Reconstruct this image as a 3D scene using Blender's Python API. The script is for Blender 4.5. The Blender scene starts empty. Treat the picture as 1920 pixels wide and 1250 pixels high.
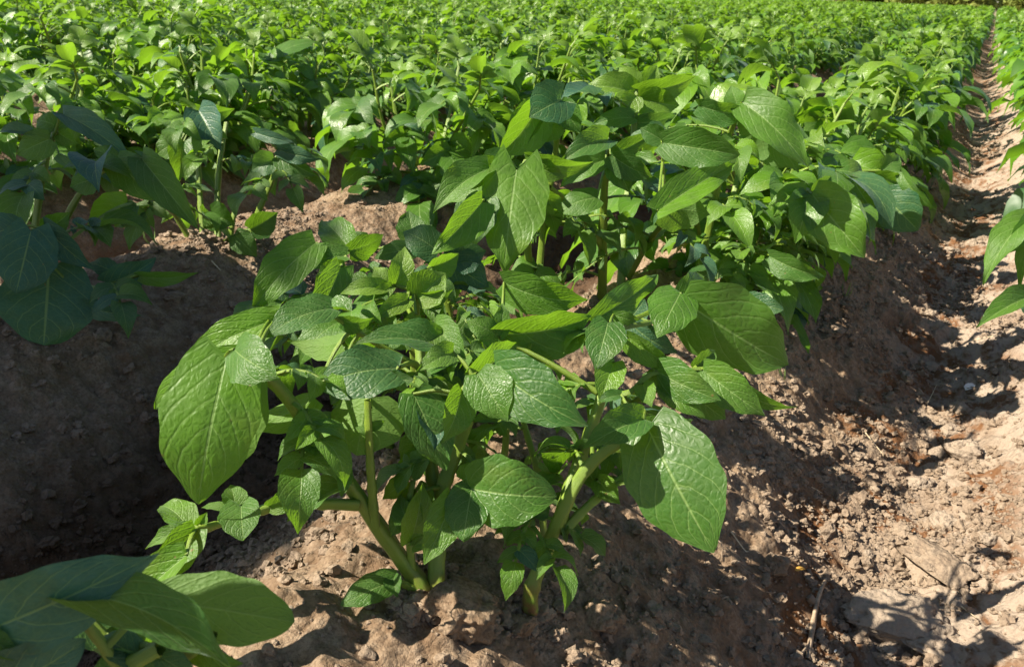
import bpy, bmesh, math
import numpy as np
from mathutils import Matrix, Vector
S = bpy.context.scene
COL = S.collection
rad = math.radians

# ------------------------------------------------------------------ camera
FPX, PW, PH = 1600.0, 1920.0, 1250.0          # focal length in photo pixels, photo size
CAM_H = 0.417                                  # metres above the crest of the front ridge
def _basis(vp, roll):
    d = np.array([vp[0]-PW/2, -(vp[1]-PH/2), -FPX]); d /= np.linalg.norm(d)
    h = np.array([math.cos(roll), math.sin(roll), 0.0])
    up = np.cross(d, h); up /= np.linalg.norm(up)
    if up[1] < 0: up = -up
    return np.array([np.cross(d, up), d, up])
RB = _basis((1868, 8), rad(-2))
CAM = np.array([0.0, 0.0, CAM_H])
cam_d = bpy.data.cameras.new('camera'); cam = bpy.data.objects.new('camera', cam_d); COL.objects.link(cam)
cam.matrix_world = Matrix([[*RB[0], CAM[0]], [*RB[1], CAM[1]], [*RB[2], CAM[2]], [0, 0, 0, 1]])
cam_d.sensor_width = 36; cam_d.lens = FPX/PW*36
cam_d.clip_start = 0.02; cam_d.clip_end = 2000
cam_d.dof.use_dof = True; cam_d.dof.focus_distance = 0.72; cam_d.dof.aperture_fstop = 22
S.camera = cam

# ------------------------------------------------------------------ light
SUN_AZ, SUN_EL = 38.0, 43.0                    # direction the light travels to (from +X), elevation
LDIR = np.array([math.cos(rad(SUN_EL))*math.cos(rad(SUN_AZ)), math.cos(rad(SUN_EL))*math.sin(rad(SUN_AZ)), -math.sin(rad(SUN_EL))])
w = bpy.data.worlds.new('World'); S.world = w; w.use_nodes = True
nt = w.node_tree; bg = nt.nodes['Background']
sky = nt.nodes.new('ShaderNodeTexSky'); sky.sky_type = 'NISHITA'; sky.sun_disc = False
sky.sun_elevation = rad(SUN_EL); sky.sun_rotation = rad(90-(SUN_AZ+180))
sky.air_density = 1.0; sky.dust_density = 0.6
nt.links.new(sky.outputs[0], bg.inputs[0]); bg.inputs[1].default_value = 0.05
sd = bpy.data.lights.new('sun', 'SUN'); sd.energy = 5.0; sd.angle = rad(0.5); sd.color = (1, .91, .76)
sun = bpy.data.objects.new('sun', sd); COL.objects.link(sun)
sun.rotation_euler = Vector(LDIR).to_track_quat('-Z', 'Y').to_euler()
S.view_settings.view_transform = 'Standard'; S.view_settings.look = 'None'
S.view_settings.exposure = 1.35; S.view_settings.gamma = 1.0
S.render.engine = 'CYCLES'
S.cycles.max_bounces = 8; S.cycles.transparent_max_bounces = 4

# ------------------------------------------------------------------ helpers
rng = np.random.default_rng(7)
def ray(px, py):
    return RB @ np.array([(px-PW/2)/FPX, -(py-PH/2)/FPX, -1.0])
def at(px, py, Z):                              # a photo pixel at Z metres along the view axis
    return CAM + ray(px, py)*Z
def nrm(v):
    v = np.asarray(v, float); return v/(np.linalg.norm(v)+1e-12)
def tag(o, label=None, cat=None, group=None, kind=None):
    if label: o['label'] = label
    if cat: o['category'] = cat
    if group: o['group'] = group
    if kind: o['kind'] = kind
    return o
def link(o, parent=None):
    COL.objects.link(o)
    if parent is not None: o.parent = parent
    return o
def empty(name, loc):
    o = bpy.data.objects.new(name, None); o.location = tuple(loc); o.empty_display_size = .05
    return link(o)

def hash2(ix, iy, s=0):
    h = (ix.astype(np.int64)*374761393 + iy.astype(np.int64)*668265263 + s*1442695041) & 0xffffffff
    h = ((h ^ (h >> 13))*1274126177) & 0xffffffff
    return ((h ^ (h >> 16)) & 0xffff)/65535.0
def vnoise(x, y, s=0):
    ix = np.floor(x); iy = np.floor(y); fx = x-ix; fy = y-iy
    fx = fx*fx*(3-2*fx); fy = fy*fy*(3-2*fy)
    a = hash2(ix, iy, s); b = hash2(ix+1, iy, s); c = hash2(ix, iy+1, s); d = hash2(ix+1, iy+1, s)
    return (a*(1-fx)+b*fx)*(1-fy)+(c*(1-fx)+d*fx)*fy - .5
def worley(x, y, s=0):
    ix = np.floor(x); iy = np.floor(y); best = np.full(x.shape, 9.0); hid = np.zeros(x.shape)
    for a in (-1, 0, 1):
        for b in (-1, 0, 1):
            jx = ix+a; jy = iy+b
            d = np.hypot(jx+hash2(jx, jy, s)-x, jy+hash2(jx, jy, s+5)-y)
            m = d < best; best = np.where(m, d, best); hid = np.where(m, hash2(jx, jy, s+9), hid)
    return best, hid

ROW, CREST, AMP = 0.75, -0.33, 0.19
def ground_z(x, y, fine=True):
    x = np.asarray(x, float); y = np.asarray(y, float)
    xx = x + .035*vnoise(x*1.3, y*1.3, 3) + .05*vnoise(y*.8, y*0+3.3, 6) + .02*vnoise(x*5, y*3, 4)
    c = .5+.5*np.cos(2*np.pi*(xx-CREST)/ROW)
    z = -AMP*(1-c**.8)
    z = z + .03*vnoise(x*4, y*4, 1) + .022*vnoise(x*11, y*11, 2)
    near = np.clip(1.6-np.hypot(x, y)/3.5, 0, 1)
    if fine:
        z = z + near*.014*vnoise(x*27+vnoise(x*50, y*50, 8), y*27, 11) + near*.009*vnoise(x*67, y*67, 12) + near*.005*vnoise(x*150, y*150, 13)
        side = np.clip(.55+vnoise(x*3, y*3, 21)*1.5, .2, 1)*near
        for sc, am, s in ((26, .013, 31), (55, .008, 33), (120, .0046, 35), (230, .0030, 37)):
            d, h = worley(x*sc+vnoise(x*sc, y*sc, 41), y*sc+vnoise(x*sc, y*sc, 42), s)
            z = z + side*am*np.clip(.55-d, 0, 1)*2*np.where(h > .45, h, .12)
    return z

# ------------------------------------------------------------------ materials
def new_mat(name):
    m = bpy.data.materials.new(name); m.use_nodes = True
    nt = m.node_tree; nt.nodes.clear()
    return m, nt
class N:
    def __init__(s, nt): s.nt = nt
    def n(s, t, **k):
        o = s.nt.nodes.new(t)
        for a, b in k.items(): setattr(o, a, b)
        return o
    def l(s, a, b): s.nt.links.new(a, b)
    def val(s, sock, v):
        if hasattr(v, 'node'): s.l(v, sock)
        else: sock.default_value = v
    def m(s, op, a, b=0.0, c=0.0, clamp=False):
        o = s.n('ShaderNodeMath', operation=op); o.use_clamp = clamp
        s.val(o.inputs[0], a); s.val(o.inputs[1], b)
        if len(o.inputs) > 2: s.val(o.inputs[2], c)
        return o.outputs[0]
    def ss(s, x, a, b, lo=0.0, hi=1.0):
        o = s.n('ShaderNodeMapRange', interpolation_type='SMOOTHSTEP')
        s.val(o.inputs['Value'], x); s.val(o.inputs['From Min'], a); s.val(o.inputs['From Max'], b)
        s.val(o.inputs['To Min'], lo); s.val(o.inputs['To Max'], hi); return o.outputs[0]
    def mix(s, f, a, b, mode='MIX'):
        o = s.n('ShaderNodeMix', data_type='RGBA', blend_type=mode)
        s.val(o.inputs[0], f)
        for i, v in ((6, a), (7, b)):
            if hasattr(v, 'node'): s.l(v, o.inputs[i])
            else: o.inputs[i].default_value = (*v, 1)
        return o.outputs[2]
    def noise(s, vec, sc, det=3, rough=.55, dist=0.0):
        o = s.n('ShaderNodeTexNoise'); s.l(vec, o.inputs['Vector'])
        o.inputs['Scale'].default_value = sc; o.inputs['Detail'].default_value = det
        o.inputs['Roughness'].default_value = rough; o.inputs['Distortion'].default_value = dist
        return o.outputs['Fac']

def leaf_material(name, far=False, gloss=0.0):
    m, nt = new_mat(name); g = N(nt)
    out = g.n('ShaderNodeOutputMaterial')
    uv = g.n('ShaderNodeUVMap', uv_map='leaf').outputs[0]
    sep = g.n('ShaderNodeSeparateXYZ'); g.l(uv, sep.inputs[0])
    u, v = sep.outputs[0], sep.outputs[1]
    a = g.m('ABSOLUTE', g.m('MULTIPLY_ADD', v, 2.0, -1.0))
    tint = g.n('ShaderNodeAttribute', attribute_name='tint').outputs['Fac']
    age = g.n('ShaderNodeAttribute', attribute_name='young').outputs['Fac']
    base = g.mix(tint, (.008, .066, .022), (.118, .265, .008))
    base = g.mix(g.ss(tint, .0, .16, .85, 0), base, (.05, .15, .115))      # bluish sky sheen of shaded leaves, painted in as colour
    base = g.mix(age, base, (.17, .28, .030))
    tc = g.n('ShaderNodeTexCoord').outputs['Object']
    if not far:
        nz = g.noise(tc, 60, 3)
        base = g.mix(g.ss(nz, .35, .7, 0, .35), base, (.05, .10, .02))
        spot = g.m('MULTIPLY', g.ss(g.noise(tc, 170, 1), .76, .79), g.ss(g.noise(tc, 11, 1), .55, .62))
        base = g.mix(g.m('MULTIPLY', spot, .8), base, (.20, .12, .045))
        base = g.mix(g.m('MULTIPLY', g.ss(g.noise(tc, 23, 3),   .58, .72), .15), base, (.24, .25, .03))
        # veins: midrib, curving laterals, fine net
        mid = g.ss(a, .012, .045, 1, 0)
        wob = g.m('MULTIPLY', g.m('SUBTRACT', g.noise(uv, 9, 2), .5), .05)
        t = g.m('SUBTRACT', g.m('ADD', u, wob), g.m('MULTIPLY', g.m('POWER', a, 1.35), .46))
        fr = g.m('ABSOLUTE', g.m('SUBTRACT', g.m('FRACT', g.m('MULTIPLY_ADD', t, 5.0, .15)), .5))
        lat = g.ss(fr, .008, .045, 1, 0)
        lat = g.m('MULTIPLY', lat, g.ss(a, .75, .98, 1, 0))
        mp = g.n('ShaderNodeMapping'); mp.inputs['Scale'].default_value = (8, 5, 1)
        g.l(uv, mp.inputs[0])
        vo = g.n('ShaderNodeTexVoronoi', feature='DISTANCE_TO_EDGE'); vo.inputs['Scale'].default_value = 2.0
        wv = g.n('ShaderNodeVectorMath', operation='ADD'); g.l(mp.outputs[0], wv.inputs[0])
        nn = g.n('ShaderNodeTexNoise'); nn.inputs['Scale'].default_value = 14; g.l(uv, nn.inputs['Vector'])
        sc = g.n('ShaderNodeVectorMath', operation='SCALE'); g.l(nn.outputs['Color'], sc.inputs[0]); sc.inputs[3].default_value = .5
        g.l(sc.outputs[0], wv.inputs[1]); g.l(wv.outputs[0], vo.inputs['Vector'])
        net = g.ss(vo.outputs['Distance'], .0, .10, 1, 0)
        vein = g.m('MAXIMUM', mid, g.m('MULTIPLY', lat, .75))
        veinc = g.m('MAXIMUM', vein, g.m('MULTIPLY', net, .16))
        base = g.mix(g.m('MULTIPLY', veinc, .6), base, (.26, .38, .12))
        puff = g.ss(vo.outputs['Distance'], .0, .35, 0, 1)
        hgt = g.m('ADD', g.m('MULTIPLY', puff, .7), g.m('MULTIPLY', g.ss(fr, .0, .16, 0, 1), .8))
        hgt = g.m('SUBTRACT', hgt, g.m('MULTIPLY', mid, .8))
        hgt = g.m('ADD', hgt, g.m('MULTIPLY', g.noise(tc, 1400, 2), .10))
        bp = g.n('ShaderNodeBump'); bp.inputs['Strength'].default_value = .6; bp.inputs['Distance'].default_value = .0005
        g.l(hgt, bp.inputs['Height'])
        holes = None
    # underside of a potato leaf is paler and duller
    back = g.n('ShaderNodeNewGeometry').outputs['Backfacing']
    under = g.mix(.5, base, (.13, .23, .06))
    colr = g.mix(back, base, under)
    p = g.n('ShaderNodeBsdfPrincipled')
    g.l(colr, p.inputs['Base Color'])
    rgh = g.ss(g.noise(tc, 18, 2), .3, .7, .36-gloss, .56-gloss); g.l(g.m('MAXIMUM', rgh, g.m('MULTIPLY', back, .65)), p.inputs['Roughness'])
    p.inputs['Specular IOR Level'].default_value = .46+gloss*1.0
    p.inputs['Sheen Weight'].default_value = .12; p.inputs['Sheen Roughness'].default_value = .4; p.inputs['Sheen Tint'].default_value = (.75, .88, 1, 1)
    tr = g.n('ShaderNodeBsdfTranslucent')
    tcol = g.mix(g.ss(tint, 0, .16, .05, .55), base, (.31, .60, .012)); g.l(tcol, tr.inputs['Color'])
    if not far:
        g.l(bp.outputs[0], p.inputs['Normal']); g.l(bp.outputs[0], tr.inputs['Normal'])
    mx = g.n('ShaderNodeMixShader'); mx.inputs[0].default_value = .42
    g.l(p.outputs[0], mx.inputs[1]); g.l(tr.outputs[0], mx.inputs[2]); g.l(mx.outputs[0], out.inputs[0])
    return m

def stem_material():
    m, nt = new_mat('potato_stem'); g = N(nt)
    out = g.n('ShaderNodeOutputMaterial')
    uv = g.n('ShaderNodeUVMap', uv_map='leaf').outputs[0]
    sep = g.n('ShaderNodeSeparateXYZ'); g.l(uv, sep.inputs[0])
    tc = g.n('ShaderNodeTexCoord').outputs['Object']
    young = g.n('ShaderNodeAttribute', attribute_name='young').outputs['Fac']      # 1 at the soil end of a stem
    c = g.mix(g.noise(tc, 90, 3), (.09, .17, .02), (.19, .26, .03))
    c = g.mix(g.m('MULTIPLY', young, g.ss(g.noise(tc, 120, 3), .3, .6)), c, (.16, .065, .035))
    mp = g.n('ShaderNodeMapping'); mp.inputs['Scale'].default_value = (3, 28, 1); g.l(uv, mp.inputs[0])
    h = g.m('ADD', g.noise(mp.outputs[0], 3, 3), g.m('MULTIPLY', g.noise(tc, 700, 2), .3))
    bp = g.n('ShaderNodeBump'); bp.inputs['Strength'].default_value = .5; bp.inputs['Distance'].default_value = .001
    g.l(h, bp.inputs['Height'])
    p = g.n('ShaderNodeBsdfPrincipled'); g.l(c, p.inputs['Base Color']); p.inputs['Roughness'].default_value = .45
    p.inputs['Subsurface Weight'].default_value = .15; p.inputs['Subsurface Radius'].default_value = (.004, .006, .001)
    p.inputs['Subsurface Scale'].default_value = 1.0
    g.l(bp.outputs[0], p.inputs['Normal']); g.l(p.outputs[0], out.inputs[0])
    return m

def soil_material(name='soil', clod=False, pale=0.0):
    m, nt = new_mat(name); g = N(nt)
    out = g.n('ShaderNodeOutputMaterial')
    pos = g.n('ShaderNodeNewGeometry').outputs['Position']
    sep = g.n('ShaderNodeSeparateXYZ'); g.l(pos, sep.inputs[0])
    n1 = g.noise(pos, 7, 5, .6); n2 = g.noise(pos, 55, 4, .6); n3 = g.noise(pos, 330, 3, .6)
    c = g.mix(g.ss(n1, .3, .7), (.165, .102, .058), (.262, .186, .118))
    c = g.mix(g.ss(n2, .35, .7, 0, .75), c, (.37, .28, .195))
    c = g.mix(g.ss(n3, .3, .6, .55, 0), c, (.115, .068, .04))
    if pale: c = g.mix(pale, c, (.40, .33, .26))
    if not clod:
        # damp clay showing through the crumbs in the furrow bottoms
        wet = g.m('MULTIPLY', g.ss(sep.outputs[2], -.165, -.115, 1, 0), g.ss(g.noise(pos, 11, 4, .6, .6), .47, .56))
        wet = g.m('MULTIPLY', wet, g.ss(n2, .38, .5, .35, 1))
        crust = g.m('MULTIPLY', g.ss(sep.outputs[0], -.12, .12), g.ss(n1, .25, .5, .3, 1))
        c = g.mix(g.m('MULTIPLY', crust, .7), c, (.40, .325, .255))
        c = g.mix(g.m('MULTIPLY', wet, .9), c, (.150, .062, .020))
    if True:                                       # shade of the left furrow painted into its damp soil colour
        moist_shade = g.m('MULTIPLY', g.ss(sep.outputs[0], -.62, -.48, 1, 0), g.ss(g.m('ADD', sep.outputs[2], g.m('MULTIPLY', n1, .08)), -.12, -.01, 1, 0))
        moist_shade = g.m('MULTIPLY', moist_shade, g.ss(sep.outputs[0], -1.3, -1.1))
        c = g.mix(g.m('MULTIPLY', moist_shade, .85), c, (.058, .033, .018))
    p = g.n('ShaderNodeBsdfPrincipled'); g.l(c, p.inputs['Base Color'])
    p.inputs['Roughness'].default_value = .9; p.inputs['Specular IOR Level'].default_value = .2
    vo = g.n('ShaderNodeTexVoronoi'); g.l(pos, vo.inputs['Vector']); vo.inputs['Scale'].default_value = 150
    h = g.m('ADD', g.m('MULTIPLY', g.noise(pos, 110, 6, .7), 1.1), g.m('MULTIPLY', vo.outputs['Distance'], -.7))
    h = g.m('ADD', h, g.m('MULTIPLY', g.noise(pos, 600, 3, .7), .35))
    bp = g.n('ShaderNodeBump'); bp.inputs['Strength'].default_value = .9; bp.inputs['Distance'].default_value = .0055
    g.l(h, bp.inputs['Height']); g.l(bp.outputs[0], p.inputs['Normal'])
    g.l(p.outputs[0], out.inputs[0])
    return m
def plain_material(name, c1, c2, rough=.7, scale=80, transl=0.0):
    m, nt = new_mat(name); g = N(nt); out = g.n('ShaderNodeOutputMaterial')
    tc = g.n('ShaderNodeTexCoord').outputs['Object']
    nz = g.noise(tc, scale, 4)
    p = g.n('ShaderNodeBsdfPrincipled'); g.l(g.mix(g.ss(nz, .35, .65), c1, c2), p.inputs['Base Color'])
    p.inputs['Roughness'].default_value = rough
    bp = g.n('ShaderNodeBump'); bp.inputs['Strength'].default_value = .5; bp.inputs['Distance'].default_value = .02/scale*4
    g.l(nz, bp.inputs['Height']); g.l(bp.outputs[0], p.inputs['Normal'])
    if transl:
        tr = g.n('ShaderNodeBsdfTranslucent'); tr.inputs[0].default_value = (*c2, 1)
        mx = g.n('ShaderNodeMixShader'); mx.inputs[0].default_value = transl
        g.l(p.outputs[0], mx.inputs[1]); g.l(tr.outputs[0], mx.inputs[2]); g.l(mx.outputs[0], out.inputs[0])
    else: g.l(p.outputs[0], out.inputs[0])
    return m
M_LEAF = leaf_material('potato_leaf'); M_FAR = leaf_material('potato_leaf_distant', far=True, gloss=.08); M_ROW = leaf_material('potato_leaf_row', gloss=.06)
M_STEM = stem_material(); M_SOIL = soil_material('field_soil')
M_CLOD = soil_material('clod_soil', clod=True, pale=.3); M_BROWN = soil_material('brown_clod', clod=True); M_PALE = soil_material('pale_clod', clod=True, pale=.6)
M_BARK = plain_material('bark', (.09, .06, .04), (.20, .15, .10), .9, 30)
M_TWIG = plain_material('dry_twig', (.24, .17, .11), (.38, .29, .20), .85, 200)
M_TREE = plain_material('tree_leaves', (.20, .27, .05), (.30, .36, .08), .7, 1.5, .5)
M_STRAW = plain_material('straw', (.42, .33, .2), (.55, .45, .3), .6, 300)
M_PETAL = plain_material('yellow_petal', (.62, .33, .05), (.75, .45, .10), .6, 200, .3)
M_WHITE = plain_material('white_petal', (.75, .74, .68), (.85, .84, .8), .6, 200, .2)
M_GRASS = plain_material('wild_grass', (.14, .24, .06), (.22, .32, .10), .45, 150, .3)

# ------------------------------------------------------------------ mesh builder
class MB:
    def __init__(s): s.V = []; s.F = []; s.UV = []; s.T = []; s.Y = []; s.MI = []; s.n = 0
    def add(s, v, f, uv, tint=0.5, young=0.0, mi=0):
        v = np.asarray(v, float).reshape(-1, 3); f = np.asarray(f, np.int64).reshape(-1, 4)
        s.V.append(v); s.F.append(f+s.n); s.UV.append(np.asarray(uv, float).reshape(-1, 2))
        s.T.append(np.broadcast_to(tint, (len(v),))); s.Y.append(np.broadcast_to(young, (len(v),)))
        s.MI.append(np.full(len(f), mi)); s.n += len(v)
    def arrays(s):
        return [np.concatenate(x) for x in (s.V, s.F, s.UV, s.T, s.Y, s.MI)]
    def mesh(s, name, mats, origin=None):
        V, F, UV, T, Y, MI = s.arrays()
        if origin is not None: V = V-np.asarray(origin)
        return mesh_from(name, V, F, UV, T, Y, MI, mats)
def mesh_from(name, V, F, UV, T, Y, MI, mats, smooth=True):
    me = bpy.data.meshes.new(name)
    me.vertices.add(len(V)); me.vertices.foreach_set('co', V.astype(np.float32).ravel())
    k = F.shape[1]
    me.loops.add(F.size); me.loops.foreach_set('vertex_index', F.astype(np.int32).ravel())
    me.polygons.add(len(F)); me.polygons.foreach_set('loop_start', np.arange(0, F.size, k, dtype=np.int32))
    try: me.polygons.foreach_set('loop_total', np.full(len(F), k, np.int32))
    except Exception: pass
    me.polygons.foreach_set('use_smooth', np.full(len(F), smooth))
    for mt in mats: me.materials.append(mt)
    if MI is not None: me.polygons.foreach_set('material_index', MI.astype(np.int32))
    if UV is not None:
        ul = me.uv_layers.new(name='leaf'); ul.data.foreach_set('uv', UV[F.ravel()].astype(np.float32).ravel())
        for nm, arr in (('tint', T), ('young', Y)):
            at_ = me.attributes.new(nm, 'FLOAT', 'POINT'); at_.data.foreach_set('value', np.ascontiguousarray(arr, np.float32))
    me.update(); me.validate()
    return me

def grid_faces(nu, nv):
    i, j = np.meshgrid(np.arange(nu), np.arange(nv), indexing='ij')
    a = i*(nv+1)+j
    return np.stack([a, a+(nv+1), a+(nv+2), a+1], -1).reshape(-1, 4)
def rot(v, ax, ang):
    ax = nrm(ax); c, s_ = math.cos(ang), math.sin(ang)
    return v*c+np.cross(ax, v)*s_+ax*np.dot(ax, v)*(1-c)

def leaflet(mb, base, tip, normal, width, bend=.08, fold=.18, curl=.06, nu=12, nv=8, tint=.5, young=0, r=None,
            cord=.1, blunt=.5, wave=.03, twist=0., side_bend=0.):
    """one potato leaflet: ovate blade, heart-shaped foot, pointed tip, arched midrib, raised sides"""
    r = r or rng
    base = np.asarray(base, float); tip = np.asarray(tip, float)
    ax = tip-base; L = np.linalg.norm(ax)+1e-9; t = ax/L
    n = np.asarray(normal, float); n = nrm(n-t*np.dot(n, t)); b = np.cross(n, t)
    U = np.linspace(0, 1, nu+1)**1.0; Vv = np.linspace(-1, 1, nv+1)
    u, v = np.meshgrid(U, Vv, indexing='ij'); av = np.abs(v)
    ea, eb = .42, 1.02-.34*blunt
    um = ea/(ea+eb); sh = (u**ea*(1-u)**eb)/(um**ea*(1-um)**eb)
    sh = sh*(1+.10*np.sin(np.pi*u))/1.08
    q_ = np.clip((u-.78)/.22, 0, 1); sh = sh*(1-(.22 if blunt < 1 else .05)*np.sin(q_*np.pi*.75))
    sh = np.maximum(sh, .012)
    hw = width*.5*sh
    ph = r.random(6)*6.28
    lr = 1+.08*np.sin(ph[0])*np.sign(v)
    axial = L*u - cord*L*av**1.6*(1-u)**5*1.6*(u > 0) + .05*L*av*u*(1-u)
    lat = v*hw*lr*(1+.035*np.sin(u*23+ph[1])*av**3)
    tw = twist*(u-.3)
    arch = bend*L*4*u*(1-u) - curl*L*u**3
    out = arch + fold*av**1.3*hw*(1-.3*u) + wave*L*av**2*np.sin(u*9+ph[2]+v)*(.3+u*.7) + wave*.5*L*np.sin(u*15+ph[3])*v*av
    if nu >= 10:
        tt = u-.46*av**1.35
        out = out + .0018*L*(np.cos(2*np.pi*(tt*5.0+.15))*-1)*np.clip(av*4, 0, 1)*(1-av*.5)*np.clip(sh, 0, 1)
        out = out - .012*L*np.exp(-(av/.1)**2)*sh
    sb = side_bend*L*4*u*(1-u)
    latp = lat*np.cos(tw)+sb; outp = out+lat*np.sin(tw)
    P = base + axial[..., None]*t + latp[..., None]*b + outp[..., None]*n
    mb.add(P, grid_faces(nu, nv), np.stack([u, v*.5+.5], -1), tint, young, 0)

def spline(pts, n):
    pts = np.asarray(pts, float); k = len(pts)
    if k == 2: s = np.linspace(0, 1, n)[:, None]; return pts[0]*(1-s)+pts[1]*s
    P = np.vstack([2*pts[0]-pts[1], pts, 2*pts[-1]-pts[-2]])
    s = np.linspace(0, k-1, n); i = np.minimum(s.astype(int), k-2); f = (s-i)[:, None]
    p0, p1, p2, p3 = P[i], P[i+1], P[i+2], P[i+3]
    return .5*((2*p1)+(-p0+p2)*f+(2*p0-5*p1+4*p2-p3)*f**2+(-p0+3*p1-3*p2+p3)*f**3)
def tube(mb, pts, r0, r1, n=10, m=8, soil_end=False, tint=.5, mi=1, ridge=.2):
    c = spline(pts, n+1)
    T = np.gradient(c, axis=0); T /= np.linalg.norm(T, axis=1)[:, None]+1e-12
    ref = np.array([.31, .12, .94]) if abs(T[0, 2]) < .9 else np.array([1., .1, 0])
    rr = np.linspace(0, 1, n+1); R = r0*(1-rr)+r1*rr
    if n > 10:
        for q_ in (.2, .38, .55, .71, .86): R = R*(1+.20*np.exp(-((rr-q_-.03*math.sin(pts[0][0]*300))/.022)**2))
    th = np.linspace(0, 2*np.pi, m+1)
    B = np.cross(T, ref); B /= np.linalg.norm(B, axis=1)[:, None]+1e-9
    Nn = np.cross(B, T)
    cs = (1+ridge*np.cos(3*th))
    P = c[:, None, :]+R[:, None, None]*cs[None, :, None]*(np.cos(th)[None, :, None]*B[:, None, :]+np.sin(th)[None, :, None]*Nn[:, None, :])
    UVs = np.stack(np.meshgrid(rr, th/6.283, indexing='ij'), -1)
    yg = np.clip(1-rr*3.2, 0, 1)[:, None]*np.ones(m+1) if soil_end else np.zeros((n+1, m+1))
    mb.add(P, grid_faces(n, m)[:, ::-1], UVs, tint, yg.ravel(), mi)

# ------------------------------------------------------------------ generic potato plants
def compound_leaf(mb, p, az, elev, length, lsize, r, lod, tint, young, pairs=2, droop=1.0):
    nu, nv = lod
    d = np.array([math.cos(az)*math.cos(elev), math.sin(az)*math.cos(elev), math.sin(elev)])
    g_ = np.array([0, 0, -1.0])
    K = 5
    pts = [p + d*length*s + g_*length*droop*.55*s*s for s in np.linspace(0, 1, K)]
    if nu >= 4: tube(mb, pts, .0026*(.6+lsize*6), .0011, n=6 if nu > 4 else 3, m=5 if nu > 4 else 3, tint=tint)
    dend = nrm(pts[-1]-pts[-2])
    side = nrm(np.cross(dend, [0, 0, 1])+1e-6); up = nrm(np.cross(side, dend))
    def leaf(b0, dr, nr, L):
        dr = nrm(dr+np.array([0, 0, -.25*droop*r.random()]))
        nr = nr + r.normal(0, .22, 3)
        leaflet(mb, b0, b0+dr*L, nr, L*r.uniform(.52, .70), bend=r.uniform(.05, .24), fold=r.uniform(-.1, .75), curl=r.uniform(0, .3),
                nu=nu, nv=nv, tint=np.clip(tint+r.normal(0, .2), 0, 1), young=young, r=r, wave=r.uniform(.015, .05), twist=r.normal(0, .4), side_bend=r.normal(0, .03))
    leaf(pts[-1], dend, up, lsize*r.uniform(.95, 1.3))
    for q in range(pairs):
        s = .83-.27*q
        pb = p + d*length*s + g_*length*droop*.55*s*s
        for sg in (-1, 1):
            a = r.uniform(.8, 1.2)
            dr = dend*math.cos(a)+side*sg*math.sin(a)
            leaf(pb, dr, up, lsize*r.uniform(.62, .95)*(1-.15*q))
        if lod[0] >= 8 and q < 2:
            for sg in (-1, 1):
                s2 = s-.12; pb2 = p + d*length*s2 + g_*length*droop*.55*s2*s2
                leaf(pb2, side*sg+dend*.2, up, lsize*.2)

def plant_spec(seed, h=.27, nst=4, spread=.10):
    """positions of stems and leaves, independent of the level of detail"""
    r = np.random.default_rng(seed); stems = []; leaves = []
    a0 = r.uniform(0, 6.28)
    for i in range(nst):
        a = a0+i*6.283/nst+r.normal(0, .3)
        b = np.array([math.cos(a), math.sin(a), 0])*r.uniform(.012, .04)
        tipp = b+np.array([math.cos(a), math.sin(a), 0])*spread*r.uniform(.3, 1.1)+np.array([0, 0, h*r.uniform(.62, .92)])
        mid = (b+tipp)/2+np.array([math.cos(a), math.sin(a), 0])*spread*.12+r.normal(0, .006, 3)
        pts = [b-np.array([0, 0, .02]), b+np.array([0, 0, .02]), mid, tipp]
        stems.append((pts, r.uniform(.0045, .0065)))
        c = spline(pts, 30); phi = r.uniform(0, 6.28); nl = r.integers(8, 11)
        for k in range(nl):
            f = .30+.70*k/(nl-1)
            p = c[int(f*29)]; phi += 2.4+r.normal(0, .2)
            azo = a+1.2*math.sin(phi)+(phi*.35 if f > .6 else 0)
            top = f > .93
            leaves.append(dict(p=p, az=azo if not top else phi, elev=(.35+.5*f+r.normal(0, .15)) if not top else 1.0,
                          length=(.16-.05*f)*r.uniform(.75, 1.2) if not top else .05, ls=r.uniform(.064, .094)*(1-.25*abs(f-.55)) if not top else .056,
                          tint=float(np.clip(r.normal(.66, .28)+.3*(f-.5), 0, 1)), young=.75 if top else max(0, (f-.6))*.5,
                          pairs=2, droop=r.uniform(.7, 1.3) if not top else .4, seed=int(r.integers(1 << 30))))
    return stems, leaves
def build_leaf(mb, L, lod, kx=1.0):
    compound_leaf(mb, L['p'], L['az'], L['elev'], L['length'], L['ls']*kx, np.random.default_rng(L['seed']), lod, L['tint'], L['young'], L['pairs'], L['droop'])

NVAR = 6
SPEC = [plant_spec(100+i, h=[.25, .28, .23, .27, .26, .24][i], nst=[5, 6, 5, 4, 5, 5][i], spread=.13) for i in range(NVAR)]
VAR_PARTS = []
for st, lv in SPEC:
    ms = []
    for pts, r0 in st:
        b = MB(); tube(b, pts, r0, r0*.45, n=12, m=9, soil_end=True, mi=0); ms.append(('stem', b.mesh('stem', [M_STEM])))
    for L in lv:
        b = MB(); build_leaf(b, L, (8, 6)); ms.append(('leaf', b.mesh('leaf', [M_ROW, M_STEM])))
    VAR_PARTS.append(ms)
def whole_plant(spec, lod, mats, kx=1.0):
    b = MB()
    for pts, r0 in spec[0]: tube(b, pts, r0, r0*.45, n=5, m=5, soil_end=True)
    for L in spec[1]: build_leaf(b, L, lod, kx)
    return b
VAR_MID = [whole_plant(s_, (5, 4), None).mesh('potato_plant', [M_ROW, M_STEM]) for s_ in SPEC]
VAR_FAR = [whole_plant(s_, (3, 2), None, 1.05) for s_ in SPEC]
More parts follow.
